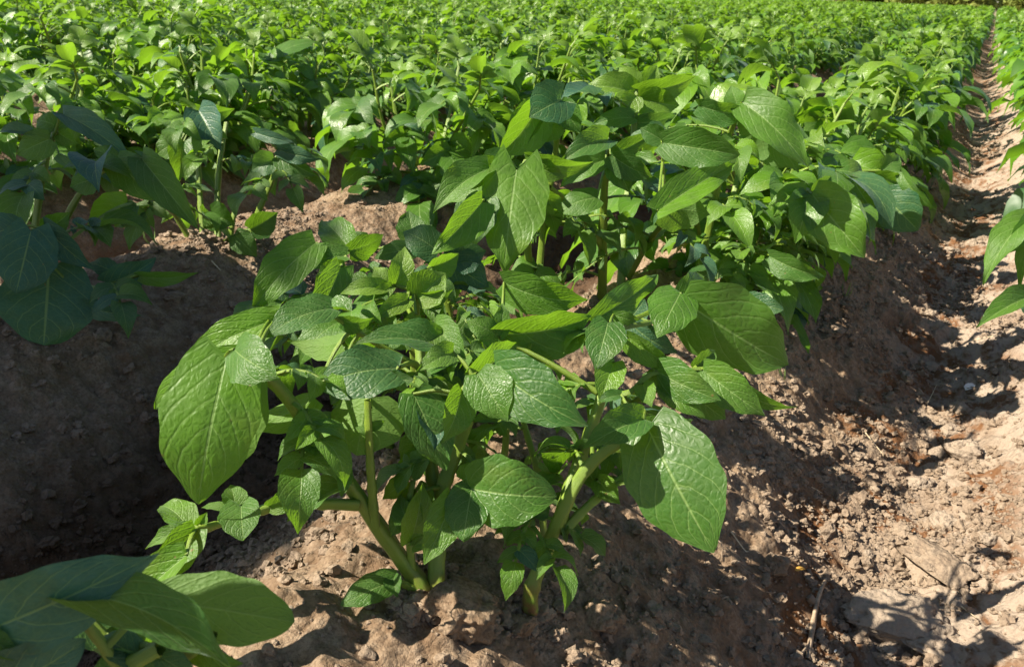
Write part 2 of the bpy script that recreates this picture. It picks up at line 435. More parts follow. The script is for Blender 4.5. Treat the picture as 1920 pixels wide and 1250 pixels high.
WORDS = ['first', 'second', 'third', 'fourth', 'fifth', 'sixth', 'seventh', 'eighth', 'ninth', 'tenth', 'eleventh', 'twelfth', 'thirteenth', 'fourteenth',
         'fifteenth', 'sixteenth', 'seventeenth', 'eighteenth', 'nineteenth', 'twentieth']
def ordinal(i): return WORDS[i] if i < len(WORDS) else '%dth' % (i+1) if (i+1) % 10 not in (1, 2, 3) or (i+1) in (11, 12, 13) else '%d%s' % (i+1, {1: 'st', 2: 'nd', 3: 'rd'}[(i+1) % 10])
def proj(P):
    c = (np.asarray(P)-CAM)@RB
    return PW/2+FPX*c[..., 0]/-c[..., 2], PH/2-FPX*c[..., 1]/-c[..., 2], -c[..., 2]

# positions of all row plants
plants = []      # (dist, row, x, y, seed)
for row in range(-36, 14):
    xr = CREST+row*ROW
    r = np.random.default_rng(900+row)
    y = -.6+r.uniform(0, .3)
    while y < 46:
        y += r.uniform(.26, .34)
        x = xr+r.normal(0, .03)+(.045 if row == 0 and y > 2.6 else 0)-(.05 if row == 1 else 0)
        if row == 0 and y < 1.4: continue            # hand-built front plants
        if row == -1 and y < 1.35: continue
        if row == -2 and y < 1.0: continue
        if r.random() < .04: continue
        if row == 1 and y < 1.55: continue
        px, py, z = proj(np.array([x, y, .15]))
        d = math.hypot(x, y)
        if z < .15: continue
        if (px < -150-150/z or px > PW+150+150/z) : continue
        if py < -260/1.0 and d < 5: continue
        plants.append((d, row, x, y, int(r.integers(1 << 30)), px, py))
plants.sort()
vis = [p for p in plants if -40 < p[5] < PW+40 and p[6] > -60]
near_ids = set(id(p) for p in vis[:292])
indiv = [p for p in plants if id(p) in near_ids or p[0] < 2.5]
indiv_set = set(id(p) for p in indiv)
cnt = {}
placed = 0
for p in sorted(indiv, key=lambda q: (q[1], q[3])):
    d, row, x, y, sd_, px, py = p
    r = np.random.default_rng(sd_); v = int(r.integers(NVAR)); sc = r.uniform(.80, 1.18); rz = r.uniform(0, 6.283)
    if row == 0 and y < 2.2: sc *= 1.06
    if row == 1: sc *= 1.12
    k = cnt.get(row, 0); cnt[row] = k+1
    rown = 'on the front ridge' if row == 0 else ('on the ridge right of the bare furrow' if row == 1 else
            ('in the %s row right of the bare furrow' % ordinal(row-1) if row > 0 else 'in the %s row left of the front ridge' % ordinal(-row-1)))
    lab = '%s plant, %s back %s' % ('tall' if sc > 1 else 'low', ordinal(k), rown)
    z = float(ground_z(x, y, False))-.01
    if d < 4.2:
        root = empty('potato_plant', (x, y, z)); root.rotation_euler = (0, 0, rz); root.scale = (sc, sc, sc*r.uniform(.94, 1.06))
        for nm, me in VAR_PARTS[v]: link(bpy.data.objects.new(nm, me), root)
    else:
        root = link(bpy.data.objects.new('potato_plant', VAR_MID[v])); root.location = (x, y, z); root.rotation_euler = (0, 0, rz); root.scale = (sc, sc, sc)
    tag(root, lab, 'potato plant', 'potato plants in the ridged rows'); placed += 1
print('individual plants', placed)
# the rest of the field, one mass
parts = [b.arrays() for b in VAR_FAR]
acc = [[], [], [], [], [], []]; off = 0
for p in plants:
    if id(p) in indiv_set: continue
    d, row, x, y, sd_, px, py = p
    r = np.random.default_rng(sd_); v = int(r.integers(NVAR)); sc = r.uniform(.80, 1.18); rz = r.uniform(0, 6.283)
    V, F, UV, T, Y, MI = parts[v]
    if d > 20:                                    # thin the farthest plants to every second leaf
        keep = None
    c, s_ = math.cos(rz)*sc, math.sin(rz)*sc
    z = float(ground_z(x, y, False))
    Vw = np.stack([V[:, 0]*c-V[:, 1]*s_+x, V[:, 0]*s_+V[:, 1]*c+y, V[:, 2]*sc+z], -1).astype(np.float32)
    acc[0].append(Vw); acc[1].append(F+off); acc[2].append(UV); acc[3].append(T); acc[4].append(Y); acc[5].append(MI); off += len(V)
A = [np.concatenate(a_) for a_ in acc]
print('far field faces', len(A[1]), 'plants', len(acc[0]))
o = link(bpy.data.objects.new('distant_crop', mesh_from('distant_crop', *A, [M_FAR, M_STEM])))
tag(o, 'mass of small potato plants filling the field towards the tree line', 'crop', kind='stuff')

# ------------------------------------------------------------------ ground
def axis_pts(lo, hi, c0, c1, step, gr):
    pts = list(np.arange(c0, c1, step)); s = step; x = c0
    while x > lo: s *= gr; x -= s; pts.insert(0, x)
    s = step; x = pts[-1]
    while x < hi: s *= gr; x += s; pts.append(x)
    return np.array(pts)
gx = axis_pts(-160, 160, -.85, .32, .0026, 1.013)
gy = axis_pts(-60, 260, .30, .95, .0026, 1.0075)
GX, GY = np.meshgrid(gx, gy, indexing='ij')
GZ = ground_z(GX, GY)
farm = np.clip((np.hypot(GX, GY)-30)/40, 0, 1)
GZ = GZ*(1-farm) + -.10*farm
V = np.stack([GX, GY, GZ], -1).reshape(-1, 3)
F = grid_faces(len(gx)-1, len(gy)-1)
print('ground verts', len(V))
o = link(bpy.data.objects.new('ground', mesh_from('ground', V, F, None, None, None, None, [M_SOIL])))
tag(o, 'ridged reddish brown field soil', 'ground', kind='structure'); del o['category']

# ------------------------------------------------------------------ clods and crumbs
def ico(sub):
    bm = bmesh.new(); bmesh.ops.create_icosphere(bm, subdivisions=sub, radius=1)
    v = np.array([q.co[:] for q in bm.verts]); f = np.array([[l.index for l in q.verts] for q in bm.faces]); bm.free(); return v, f
def n3(p, s, seed):                                # cheap 3-d noise from three planes
    return (vnoise(p[:, 0]*s+seed, p[:, 1]*s, seed)+vnoise(p[:, 1]*s, p[:, 2]*s+seed, seed+1)+vnoise(p[:, 2]*s+seed, p[:, 0]*s, seed+2))
I1 = ico(1); I2 = ico(2); I5 = ico(5)
def clod_mesh(seed, flat=.6):
    v, f = I5; v = v.copy(); r = np.random.default_rng(seed)
    rr = 1+.42*n3(v, 1.6, seed)+.26*n3(v, 4, seed+3)+.14*n3(v, 10, seed+6)+.07*n3(v, 24, seed+9)
    v = v*rr[:, None]
    for k in range(5):                             # broken faces
        nn = nrm(r.normal(0, 1, 3)); dd = v@nn; v = v-nn*np.maximum(dd-.72, 0)[:, None]*.8
    v[:, 2] *= flat; v[:, 0] *= r.uniform(.85, 1.3)
    return v, f
def ground_hit(px, py):
    d = ray(px, py); t = .3
    for _ in range(600):
        p = CAM+d*t
        if p[2] < float(ground_z(p[0], p[1], False)): break
        t += .004
    p = CAM+d*t; p[2] = float(ground_z(p[0], p[1]))
    return p, t
def clod(px, py, size_px, seed, mat, label, flat=.6, rz=0, group=None, sink=.08):
    p, t = ground_hit(px, py); rad_ = size_px/FPX*t/2
    v, f = clod_mesh(seed, flat)
    o = link(bpy.data.objects.new('soil_clod', mesh_from('soil_clod', v*rad_, f, None, None, None, None, [mat])))
    o.location = (p[0], p[1], p[2]+rad_*flat*(1-2*sink)*.6); o.rotation_euler = (0, 0, rz)
    return tag(o, label, 'clod', group)
G = 'clods of dry soil on the ridge and furrow'
clod(865, 1160, 150, 1, M_BROWN, 'largest rough brown soil clod at the foot of the front stems', .75, .4, G, .35)
clod(1120, 1165, 80, 2, M_BROWN, 'brown clod in the crumbly soil below the right front stem', .7, 0, G)
clod(916, 1182, 34, 3, M_PALE, 'small pale rounded clod right of the largest clod', .9, 0, G)
clod(975, 1190, 52, 4, M_BROWN, 'reddish rounded clod right of the small pale clod', .8, 1, G)
clod(1655, 1178, 130, 5, M_PALE, 'big smooth flat clod at the bottom right, its left side in shade', .45, .5, G)
clod(1742, 1205, 110, 6, M_PALE, 'flat tan clod just right of the big smooth clod at the bottom', .45, 1.5, G)
clod(1765, 1070, 120, 7, M_CLOD, 'wide slab of caked soil above the two flat clods', .3, 2.5, G)
clod(1800, 862, 62, 8, M_PALE, 'whitish lump of soil at the right side of the furrow', .7, 0, G)
clod(1690, 1010, 34, 9, M_CLOD, 'round clod beside the tip of the leaf shadow', .7, 0, G)
clod(1265, 510, 45, 10, M_CLOD, 'broad clod behind the big lobed leaf between two stems', .5, 0, G)
clod(1560, 620, 40, 11, M_CLOD, 'pinkish clod on the shaded right flank near the big leaf tip', .7, 0, G)
clod(735, 880, 44, 12, M_CLOD, 'grey brown clod behind the left front stem', .7, 0, G)
clod(600, 1010, 40, 13, M_CLOD, 'clod on the left flank beside the creeping leaf', .6, 0, G)
clod(1450, 1075, 44, 14, M_CLOD, 'upright finger shaped clod at the edge of the stem shadow', 1.3, 0, G)
clod(1515, 860, 40, 15, M_CLOD, 'clod on the right flank below the drooping narrow leaf', .8, 0, G)
r = np.random.default_rng(77)
for i in range(110):
    while True:
        px, py = r.uniform(520, 1920), r.uniform(380, 1250)
        p, t = ground_hit(px, py)
        if -.62 < p[0] < .35 and (p[0] > -.2 or py > 900 or r.random() < .3): break
    clod(px, py, r.uniform(11, 24)*(.75/t), 40+i % 12, M_PALE if r.random() < .3 else M_CLOD, 'fist-like little lump of dry soil among the crumbs of ridge and furrow', r.uniform(.6, .9), r.uniform(0, 6), 'small lumps of soil', .35)
for i in range(34):
    X = r.normal(.045, .05); Yq = r.uniform(.65, 2.6); zq = float(ground_z(X, Yq, False)); qx, qy, qz = proj(np.array([X, Yq, zq]))
    if not (0 < qx < 1915 and 0 < qy < 1245): continue
    clod(qx, qy, r.uniform(.012, .034)*FPX/qz, 40+i % 12, M_PALE, 'whitish dry lump lying in the bottom of the right furrow', r.uniform(.5, .8), r.uniform(0, 6), 'whitish lumps in the furrow', .3)
for i in range(60):
    X = r.uniform(-1.05, -.5); Yq = r.uniform(.35, 1.15); zq = float(ground_z(X, Yq, False)); qx, qy, qz = proj(np.array([X, Yq, zq]))
    if not (0 < qx < 700 and 300 < qy < 1245): continue
    clod(qx, qy, r.uniform(.010, .030)*FPX/qz, 40+i % 12, M_CLOD, 'damp lump of soil with painted-in shade lying in the shaded left furrow', r.uniform(.5, .8), r.uniform(0, 6), 'damp, shade-painted lumps in the left furrow', .3)
# crumbs: countless
r = np.random.default_rng(5); acc = [[], []]; off = 0
v1, f1 = I1
base_cr = []
for k in range(12):
    vv = I2[0]*(1+.7*n3(I2[0], 1.8, 200+k)+.55*n3(I2[0], 4.5, 300+k))[:, None]; vv[:, 2] *= r.uniform(.6, .95); base_cr.append((vv, I2[1]))
xs = []
for n_, (x0, x1, y0, y1) in ((16000, (-1.15, -.4, .35, 1.3)), (20000, (-.9, .32, .28, 1.15)), (14000, (-.25, .38, .6, 2.2)), (8000, (-1.5, .4, .9, 3.2)), (4000, (-.1, .25, 2, 5))):
    X = r.uniform(x0, x1, n_); Yq = r.uniform(y0, y1, n_)
    keep = r.random(n_) < np.clip(.45+2.4*vnoise(X*6, Yq*6, 71)+1.5*vnoise(X*20, Yq*20, 72), .22, 1)
    xs.append(np.stack([X[keep], Yq[keep]], -1))
for bp_ in ((800, 1112, .635), (820, 1098, .635), (775, 1092, .633), (998, 1104, .64), (1000, 530, 1.22), (1130, 548, 1.28), (1312, 515, 1.3), (412, 486, 1.42), (385, 486, 1.42)):
    q = at(*bp_); xs.append(q[:2]+r.normal(0, .013, (260, 2)))
xs = np.concatenate(xs)
zz = ground_z(xs[:, 0], xs[:, 1])
for i, (X, Yq) in enumerate(xs):
    s_ = .0009+.0060*r.random()**7 + .0004*Yq
    vv, ff = base_cr[int(r.integers(12))]
    if s_ < .0026: vv, ff = I1[0]*(1+.3*hash2(I1[0][:, 0]*40, I1[0][:, 1]*40+I1[0][:, 2]*17, i % 9)[:, None]), I1[1]
    a = r.uniform(0, 6.28); c, s2 = math.cos(a), math.sin(a)
    q = vv*s_*np.array([r.uniform(.8, 1.3), 1, 1])
    acc[0].append(np.stack([q[:, 0]*c-q[:, 1]*s2+X, q[:, 0]*s2+q[:, 1]*c+Yq, q[:, 2]+zz[i]+s_*.35], -1)); acc[1].append(ff+off); off += len(vv)
V = np.concatenate(acc[0]); F = np.concatenate(acc[1])
o = link(bpy.data.objects.new('soil_crumbs', mesh_from('soil_crumbs', V, F, None, None, None, None, [M_CLOD], smooth=False)))
tag(o, 'loose crumbs of dry soil strewn over ridges and furrows', 'crumbs', kind='stuff')
print('crumb faces', len(F))

# ------------------------------------------------------------------ the hand-built plants
CG = {}
class Hero:
    def __init__(s, label, origin_px, Z, group='large potato plants of the foreground'):
        p = at(*origin_px, Z); s.o = p
        s.root = empty('potato_plant', p); tag(s.root, label, 'potato plant', group); s.paths = []
    def stem(s, pts, r0, r1=None, soil=True, name='stem', parent=None):
        P = [at(*q) for q in pts]
        if soil: P = [P[0]+np.array([0, 0, -.02])]+P
        b = MB(); tube(b, P, r0, r1 or r0*.5, n=26, m=12, soil_end=soil, mi=0)
        o = link(bpy.data.objects.new(name, b.mesh(name, [M_STEM], s.o)), s.root)
        s.paths.append(spline(P, 40)); return o
    def leaf(s, leaflets, rachis=None, label=None):
        """leaf > leaflets; the leaf mesh itself is the petiole. leaflet: bx,by,tx,ty,Z,dZ,width_px,roll,kw"""
        b = MB()
        first = at(leaflets[0][0], leaflets[0][1], leaflets[0][4])
        if rachis: P = [at(*q) for q in rachis]
        else:
            allp = np.concatenate(s.paths); k = np.argmin(np.linalg.norm(allp-first, axis=1)+.6*np.maximum(allp[:, 2]-first[2], 0)); q = allp[k]
            P = [q, q*.45+first*.55+np.array([0, 0, .12*np.linalg.norm(q-first)]), first]
        tube(b, P, .0026, .0014, n=14, m=7, mi=0)
        sp = spline(P, 30)
        kids = []
        for L in leaflets:
            bx, by, tx, ty, Z, dZ, wpx, roll = L[:8]; kw = dict(L[8]) if len(L) > 8 else {}
            B = at(bx, by, Z); T = at(tx, ty, Z+dZ)
            k = np.argmin(np.linalg.norm(sp-B, axis=1))
            if np.linalg.norm(sp[k]-B) > .003:
                q = sp[k]; tube(b, [q, (q+B)/2+np.array([0, 0, .1*np.linalg.norm(q-B)]), B], .0017, .0012, n=7, m=6, mi=0)
            tdir = nrm(T-B); n0 = nrm(CAM-(B+T)/2); n0 = nrm(n0-tdir*np.dot(n0, tdir))
            if kw.pop('flip', False): n0 = -n0
            n0 = rot(n0, tdir, rad(roll))
            wid = wpx/FPX*Z/max(math.cos(rad(roll)), .45)
            kids.append((B, T, n0, wid, kw))
        lo = link(bpy.data.objects.new('leaf', b.mesh('leaf', [M_STEM], s.o)), s.root)
        if label: lo['label'] = label
        for B, T, n0, wid, kw in kids:
            k2 = dict(bend=rng.uniform(.05, .16), fold=rng.uniform(.0, .8), curl=rng.uniform(0, .2), twist=rng.normal(0, .35), nu=26, nv=16, tint=float(np.clip(rng.normal(.42, .15), 0, 1)), young=float(rng.uniform(0, .15)), wave=rng.uniform(.015, .04), cord=.09)
            k2.update(kw)
            m = MB(); leaflet(m, B, T, n0, wid, **k2)
            c = link(bpy.data.objects.new('leaflet', m.mesh('leaflet', [M_LEAF], s.o)), lo)
        return lo
    def fill(s, n, h0, h1, seed, size=.05, length=.09, lod=(10, 8), tint=.35, xr=(0, 1), toward=None, nmax=99):
        """extra compound leaves at nodes along the stems that already stand"""
        r = np.random.default_rng(seed)
        for i in range(n):
            path = s.paths[int(r.integers(min(nmax, len(s.paths))))][2:]
            f = r.uniform(h0, h1); p = path[int(f*(len(path)-1))]
            az = r.uniform(0, 6.283) if toward is None else rad(r.uniform(*toward))
            b = MB(); sz = size*r.uniform(.7, 1.15)
            compound_leaf(b, p-s.o, az, r.uniform(.1, .8), length*r.uniform(.6, 1.1), sz, r, lod, float(np.clip(r.normal(tint, .15), 0, 1)), r.uniform(0, .25), 2, r.uniform(.6, 1.3))
            link(bpy.data.objects.new('leaf', b.mesh('leaf', [M_LEAF, M_STEM])), s.root)

D = dict
# ---- front left plant
A_ = Hero('front potato plant with stems leaning left and a big shiny oval leaf', (805, 1108), .635)
A_.stem([(800, 1112, .635), (745, 1035, .63), (672, 930, .615), (600, 830, .60), (530, 735, .575), (462, 672, .555)], .0070, .0036)
A_.stem([(820, 1098, .635), (822, 1010, .635), (828, 930, .63), (852, 860, .63), (880, 785, .62)], .0068, .004)
A_.stem([(824, 985, .638), (812, 890, .64), (798, 790, .64), (790, 700, .645), (785, 600, .655)], .0050, .0035, soil=False)
A_.stem([(775, 1092, .633), (770, 1020, .625), (768, 950, .62), (775, 900, .62)], .0035, .002)
A_.stem([(705, 985, .615), (696, 880, .60), (690, 750, .585)], .0034, .0022, soil=False)
A_.stem([(672, 945, .612), (600, 943, .60), (520, 948, .585), (430, 975, .57), (360, 1000, .555)], .0042, .002, soil=False)
A_.stem([(795, 1112, .633), (765, 1098, .628), (735, 1085, .62)], .0028, .0018, soil=False)
A_.leaf([(425, 668, 370, 946, .545, -.01, 172, 8, D(bend=.10, fold=-.12, curl=.03, tint=.72, cord=.12, wave=.008, blunt=.9)),
         (470, 690, 402, 905, .565, .02, 95, 50, D(flip=True, tint=.9, bend=-.05)),
         (440, 670, 268, 768, .58, .03, 74, 20, D(tint=.85, bend=.08, fold=.1, twist=0)),
         (520, 598, 335, 690, .60, .0, 70, 20, D(tint=.85, bend=.14, young=.2)),
         (440, 655, 516, 705, .535, -.03, 92, 10, D(tint=.4, bend=.14, blunt=.9, fold=-.1)),
         (505, 300+300, 440, 640, .60, .02, 40, 40, D(tint=.8))],
        [(475, 680, .56), (452, 664, .552), (425, 668, .545)])
A_.leaf([(622, 578, 498, 628, .60, -.02, 62, 35, D(tint=.25, bend=.12)),
         (640, 600, 700, 600, .61, .0, 34, 40, D(tint=.3)),
         (590, 745, 448, 800, .60, .02, 60, 30, D(flip=True, tint=.95)),
         (640, 640, 560, 650, .62, .04, 50, 30, D(flip=True, tint=.9, young=.4)),
         (655, 655, 720, 640, .62, .02, 55, 30, D(flip=True, tint=.9))],
        [(790, 690, .64), (700, 640, .625), (622, 590, .605)])
A_.leaf([(748, 690, 588, 716, .565, -.015, 92, 25, D(tint=.12, bend=.10, blunt=.95, fold=.15)),
         (735, 708, 775, 712, .565, -.01, 36, 30, D(tint=.15))], [(790, 700, .64), (775, 680, .61), (748, 688, .565)])
A_.leaf([(688, 745, 672, 852, .60, .0, 140, 15, D(flip=True, tint=.85, bend=-.05, blunt=1.0, young=.2)),
         (690, 800, 722, 790, .595, 0, 20, 20), (692, 815, 665, 800, .595, 0, 16, 20)])
A_.leaf([(775, 738, 838, 882, .60, 0, 92, -10, D(tint=.25, bend=.05)),
         (866, 732, 835, 832, .585, -.01, 60, -30, D(tint=.55)),
         (895, 700, 950, 786, .57, -.015, 92, 0, D(tint=.45, bend=.05, young=.1))], [(880, 785, .62), (870, 740, .60), (880, 712, .58)])
A_.leaf([(928, 690, 1096, 800, .575, -.03, 108, 15, D(tint=.2, bend=.13, fold=-.05)),
         (880, 712, 970, 642, .60, .03, 66, 20, D(tint=.6, young=.3)),
         (850, 660, 785, 692, .60, -.02, 46, 10, D(tint=.5, young=.3))], [(880, 785, .62), (885, 740, .60), (925, 695, .58)])
A_.leaf([(845, 655, 668, 630, .615, -.03, 52, 40, D(tint=.2, bend=.10)),
         (815, 610, 872, 672, .62, -.02, 60, 0, D(tint=.4, young=.2)),
         (735, 620, 770, 655, .63, -.01, 38, 20)], [(787, 630, .65), (820, 630, .64), (845, 655, .615)])
A_.leaf([(880, 915, 1034, 935, .59, -.02, 128, 10, D(tint=.38, bend=.10, blunt=1.0, fold=.12)),
         (885, 912, 868, 1012, .59, -.02, 84, 5, D(tint=.35, bend=.08, blunt=1.0, fold=-.1)),
         (850, 930, 796, 1058, .59, -.015, 66, -15, D(tint=.6, bend=.06, young=.1)),
         (868, 900, 905, 868, .60, .0, 52, 10, D(tint=.5))], [(828, 950, .632), (850, 925, .615), (880, 915, .59)])
A_.leaf([(770, 1015, 792, 905, .61, .0, 62, 20, D(tint=.9, young=.75, fold=.5)),
         (772, 990, 745, 925, .612, .01, 44, -20, D(tint=.5)), (772, 1025, 812, 1000, .61, 0, 24, 10, D(tint=.5))])
A_.leaf([(800, 850, 745, 905, .65, 0, 46, 20, D(tint=.7)), (795, 820, 752, 868, .655, 0, 60, 0, D(tint=.2)),
         (760, 900, 718, 935, .64, -.01, 40, 0, D(tint=.8, young=.3)), (846, 868, 890, 850, .64, 0, 58, 0, D(tint=.35, blunt=1.))])
A_.leaf([(742, 1085, 640, 1132, .62, -.02, 56, 10, D(tint=.35, bend=.06, blunt=1.)), (738, 1082, 744, 1118, .62, -.01, 34, 10, D(tint=.3))],
        [(795, 1112, .633), (765, 1095, .628), (740, 1085, .62)])
A_.leaf([(655, 905, 536, 974, .605, -.01, 46, 40, D(tint=.3)), (650, 880, 640, 930, .60, -.01, 28, 0, D(tint=.5)), (655, 885, 625, 870, .61, 0, 18, 0)])
A_.leaf([(452, 948, 456, 1012, .56, -.02, 74, 5, D(tint=.35, blunt=1., cord=.2)),
         (442, 958, 432, 908, .57, .01, 46, 20, D(tint=.6, fold=.5)), (440, 955, 376, 948, .57, .0, 18, 30, D(tint=.6)),
         (505, 948, 560, 920, .58, 0, 36, 20, D(tint=.5)), (505, 950, 530, 908, .585, .02, 22, 30, D(tint=.8)), ], [(520, 948, .585), (470, 962, .577), (442, 968, .571)])
A_.leaf([(368, 992, 285, 1106, .55, -.02, 66, 10, D(tint=.5, bend=.04, young=.1)),
         (355, 990, 300, 948, .56, .02, 54, 30, D(tint=.75, young=.15)), (352, 988, 272, 1028, .56, 0, 24, 40, D(tint=.6)),
         (372, 985, 388, 960, .56, 0, 22, 0, D(tint=.8)), (350, 1040, 232, 1160, .53, .01, 60, 40, D(tint=.8))], [(405, 982, .565), (375, 990, .556), (366, 994, .55)])
A_.fill(16, .62, .99, 31, size=.030, length=.05, tint=.5, nmax=3)

# ---- front right plant
B_ = Hero('potato plant on one thick slanting stem at the front, with a large hanging leaf', (1000, 1100), .64)
B_.stem([(998, 1104, .64), (1018, 1050, .635), (1052, 965, .625), (1095, 885, .62), (1150, 835, .61), (1212, 800, .60)], .0058, .0032)
B_.stem([(1045, 985, .63), (1072, 900, .635), (1100, 820, .65), (1130, 730, .66), (1140, 620, .67)], .0052, .0032, soil=False)
B_.stem([(1052, 1000, .63), (1100, 950, .64), (1160, 900, .66), (1215, 850, .69)], .0036, .002, soil=False)
B_.stem([(1003, 1060, .637), (1000, 1000, .63), (995, 950, .635)], .0028, .0018, soil=False)
B_.stem([(1020, 1000, .70), (1012, 900, .70), (985, 800, .70), (960, 700, .69)], .0032, .002)
B_.stem([(1120, 860, .78), (1160, 780, .76), (1210, 740, .74), (1280, 710, .70)], .0034, .002)
B_.stem([(940, 900, .74), (950, 800, .73), (930, 700, .71), (900, 640, .70)], .0034, .002)
B_.leaf([(1214, 802, 1338, 1036, .60, -.03, 172, 6, D(tint=.28, bend=.09, fold=-.1, blunt=.9, cord=.1, curl=.02, wave=.01)),
         (1205, 785, 1098, 832, .60, -.02, 66, 15, D(tint=.25, bend=.08)), (1215, 790, 1300, 792, .61, 0, 30, 40, D(tint=.5)),
         (1165, 740, 1120, 752, .62, 0, 22, 20)], [(1150, 835, .61), (1190, 800, .605), (1214, 802, .60)])
B_.leaf([(1278, 562, 1480, 686, .72, .02, 150, 14, D(tint=.4, bend=.06, fold=-.05, blunt=.75, cord=.06, curl=.02)),
         (1276, 548, 1236, 626, .72, -.03, 92, 5, D(tint=.5, bend=.06, blunt=.5, fold=-.1)),
         (1272, 560, 1330, 520, .725, .02, 60, 10, D(tint=.4, blunt=1., fold=.1))], [(1140, 620, .67), (1185, 600, .70), (1240, 575, .72), (1276, 560, .72)],
        'large glossy leaf with a side lobe at its foot')
B_.leaf([(1222, 690, 1350, 752, .665, -.03, 72, 15, D(tint=.35, bend=.09)), (1318, 694, 1432, 780, .665, -.02, 72, 5, D(tint=.5, bend=.07)),
         (1352, 690, 1484, 782, .68, -.01, 34, 50, D(tint=.4, bend=.12)), (1300, 690, 1345, 655, .68, .01, 34, 20, D(tint=.4)),
         (1245, 722, 1318, 780, .66, -.02, 52, 0, D(tint=.45)), (1290, 730, 1362, 790, .675, 0, 64, 10, D(tint=.2)),
         (1205, 720, 1222, 762, .65, -.02, 40, 0, D(tint=.7, young=.2))], [(1125, 745, .655), (1180, 735, .65), (1225, 700, .66), (1330, 690, .67)])
B_.leaf([(1140, 604, 1118, 688, .645, -.02, 76, 0, D(tint=.3, bend=.06)), (1150, 680, 1126, 752, .64, -.02, 56, 0, D(tint=.85, young=.3)),
         (1175, 630, 1262, 690, .66, 0, 46, 20, D(tint=.9, young=.25)), (1110, 602, 1236, 514, .69, .05, 56, 20, D(tint=.5, bend=.07)),
         (1150, 590, 1200, 600, .68, 0, 26, 20)], [(1138, 660, .665), (1140, 620, .66), (1140, 604, .645)])
B_.leaf([(935, 628, 1112, 602, .67, 0, 92, 35, D(tint=.45, bend=.06)), (945, 530, 1100, 572, .70, -.01, 72, 30, D(tint=.5, bend=.12)),
         (935, 632, 876, 600, .66, -.01, 50, 20, D(tint=.55, young=.15)), (932, 632, 946, 566, .66, .01, 34, 20, D(tint=.6)),
         (1000, 640, 1120, 640, .68, 0, 46, 40, D(tint=.3))], [(1120, 735, .657), (1030, 680, .66), (940, 635, .665)])
B_.leaf([(1120, 900, 1162, 944, .65, -.01, 44, 0, D(tint=.6)), (1115, 905, 1090, 860, .66, 0, 40, 0, D(tint=.2))])
B_.leaf([(996, 955, 928, 1000, .63, -.02, 40, 10, D(tint=.6)), (1000, 958, 1030, 940, .63, 0, 40, 30, D(tint=.2))])
B_.leaf([(1180, 600, 1210, 560, .74, 0, 50, 0, D(tint=.1)), (1400, 560, 1466, 582, .80, -.02, 44, 10, D(tint=.1, blunt=1.)), (1180, 605, 1270, 665, .74, 0, 50, 20, D(tint=.05))], [(1140, 620, .67), (1240, 600, .74), (1400, 560, .80)])
B_.fill(14, .6, .99, 33, size=.032, length=.05, tint=.4, nmax=7)
B_.fill(18, .55, .99, 133, size=.030, length=.05, tint=.5, nmax=7)

# ---- second plant pair behind
C_ = Hero('bushy potato plant just behind the front left one, pale young shoot at its top', (800, 870), .88)
C_.stem([(790, 880, .88), (782, 780, .84), (780, 690, .80), (778, 600, .76), (785, 520, .74)], .006, .0035)
C_.stem([(860, 870, .88), (855, 720, .86), (845, 600, .84), (835, 540, .82)], .0055, .003)
C_.stem([(740, 860, .90), (700, 740, .86), (660, 620, .82), (640, 520, .80)], .0055, .003)
C_.stem([(880, 850, .92), (860, 700, .90), (830, 560, .88), (800, 470, .86)], .005, .003)
Y_ = D(tint=.9, young=.75, fold=.35)
C_.leaf([(782, 560, 836, 512, .73, 0, 74, 0, D(tint=.8, young=.55, fold=.4)), (742, 532, 762, 462, .735, 0, 46, 10, Y_), (722, 540, 638, 548, .73, -.01, 34, 20, Y_),
         (765, 562, 702, 594, .72, -.02, 36, 10, Y_), (780, 590, 750, 640, .72, 0, 30, 0, Y_), (728, 535, 700, 500, .74, 0, 38, 0, Y_), (735, 536, 690, 565, .73, 0, 28, 0, Y_),
         (790, 560, 850, 545, .735, 0, 34, 30, D(tint=.5, young=.2)), (810, 500, 862, 480, .75, 0, 44, 30, D(tint=.6, young=.2))], [(785, 520, .74), (775, 540, .735), (740, 535, .735)])
C_.leaf([(592, 455, 470, 578, .80, -.03, 78, 20, D(tint=.75, bend=.1)), (640, 500, 566, 645, .76, -.03, 62, -20, D(tint=.45, young=.15)),
         (660, 472, 600, 402, .86, .03, 62, 10, D(tint=.6)), (650, 480, 560, 500, .80, 0, 44, 30, D(tint=.5)), (655, 470, 720, 440, .84, .02, 46, 30, D(tint=.3)),
         (650, 505, 590, 540, .78, 0, 46, 20, D(tint=.7))], [(640, 520, .80), (640, 500, .80), (600, 460, .80)])
C_.leaf([(822, 472, 756, 432, .84, .0, 64, 20, D(tint=.1)), (776, 452, 766, 394, .90, .01, 54, 0, D(tint=.3)), (850, 480, 912, 470, .86, 0, 60, 10, D(tint=.05)),
         (830, 480, 915, 540, .86, 0, 80, 10, D(tint=.05)), (700, 470, 640, 440, .9, 0, 40, 10, D(tint=.4)), (780, 470, 700, 480, .86, 0, 40, 30, D(tint=.3))], [(800, 470, .86), (810, 465, .855), (822, 472, .84)])
C_.leaf([(905, 378, 814, 476, .84, -.03, 64, -15, D(tint=.65, bend=.06)), (912, 372, 880, 470, .86, 0, 70, 20, D(tint=.2)), (918, 316, 812, 398, .88, -.02, 54, 30, D(tint=.5)),
         (925, 330, 836, 380, .89, 0, 50, 10, D(tint=.55)), (930, 310, 870, 330, .9, 0, 42, 10, D(tint=.8, young=.2))], [(830, 560, .88), (880, 460, .88), (912, 372, .87), (925, 318, .88)])
C_.fill(44, .4, .98, 35, size=.040, length=.08, tint=.45)

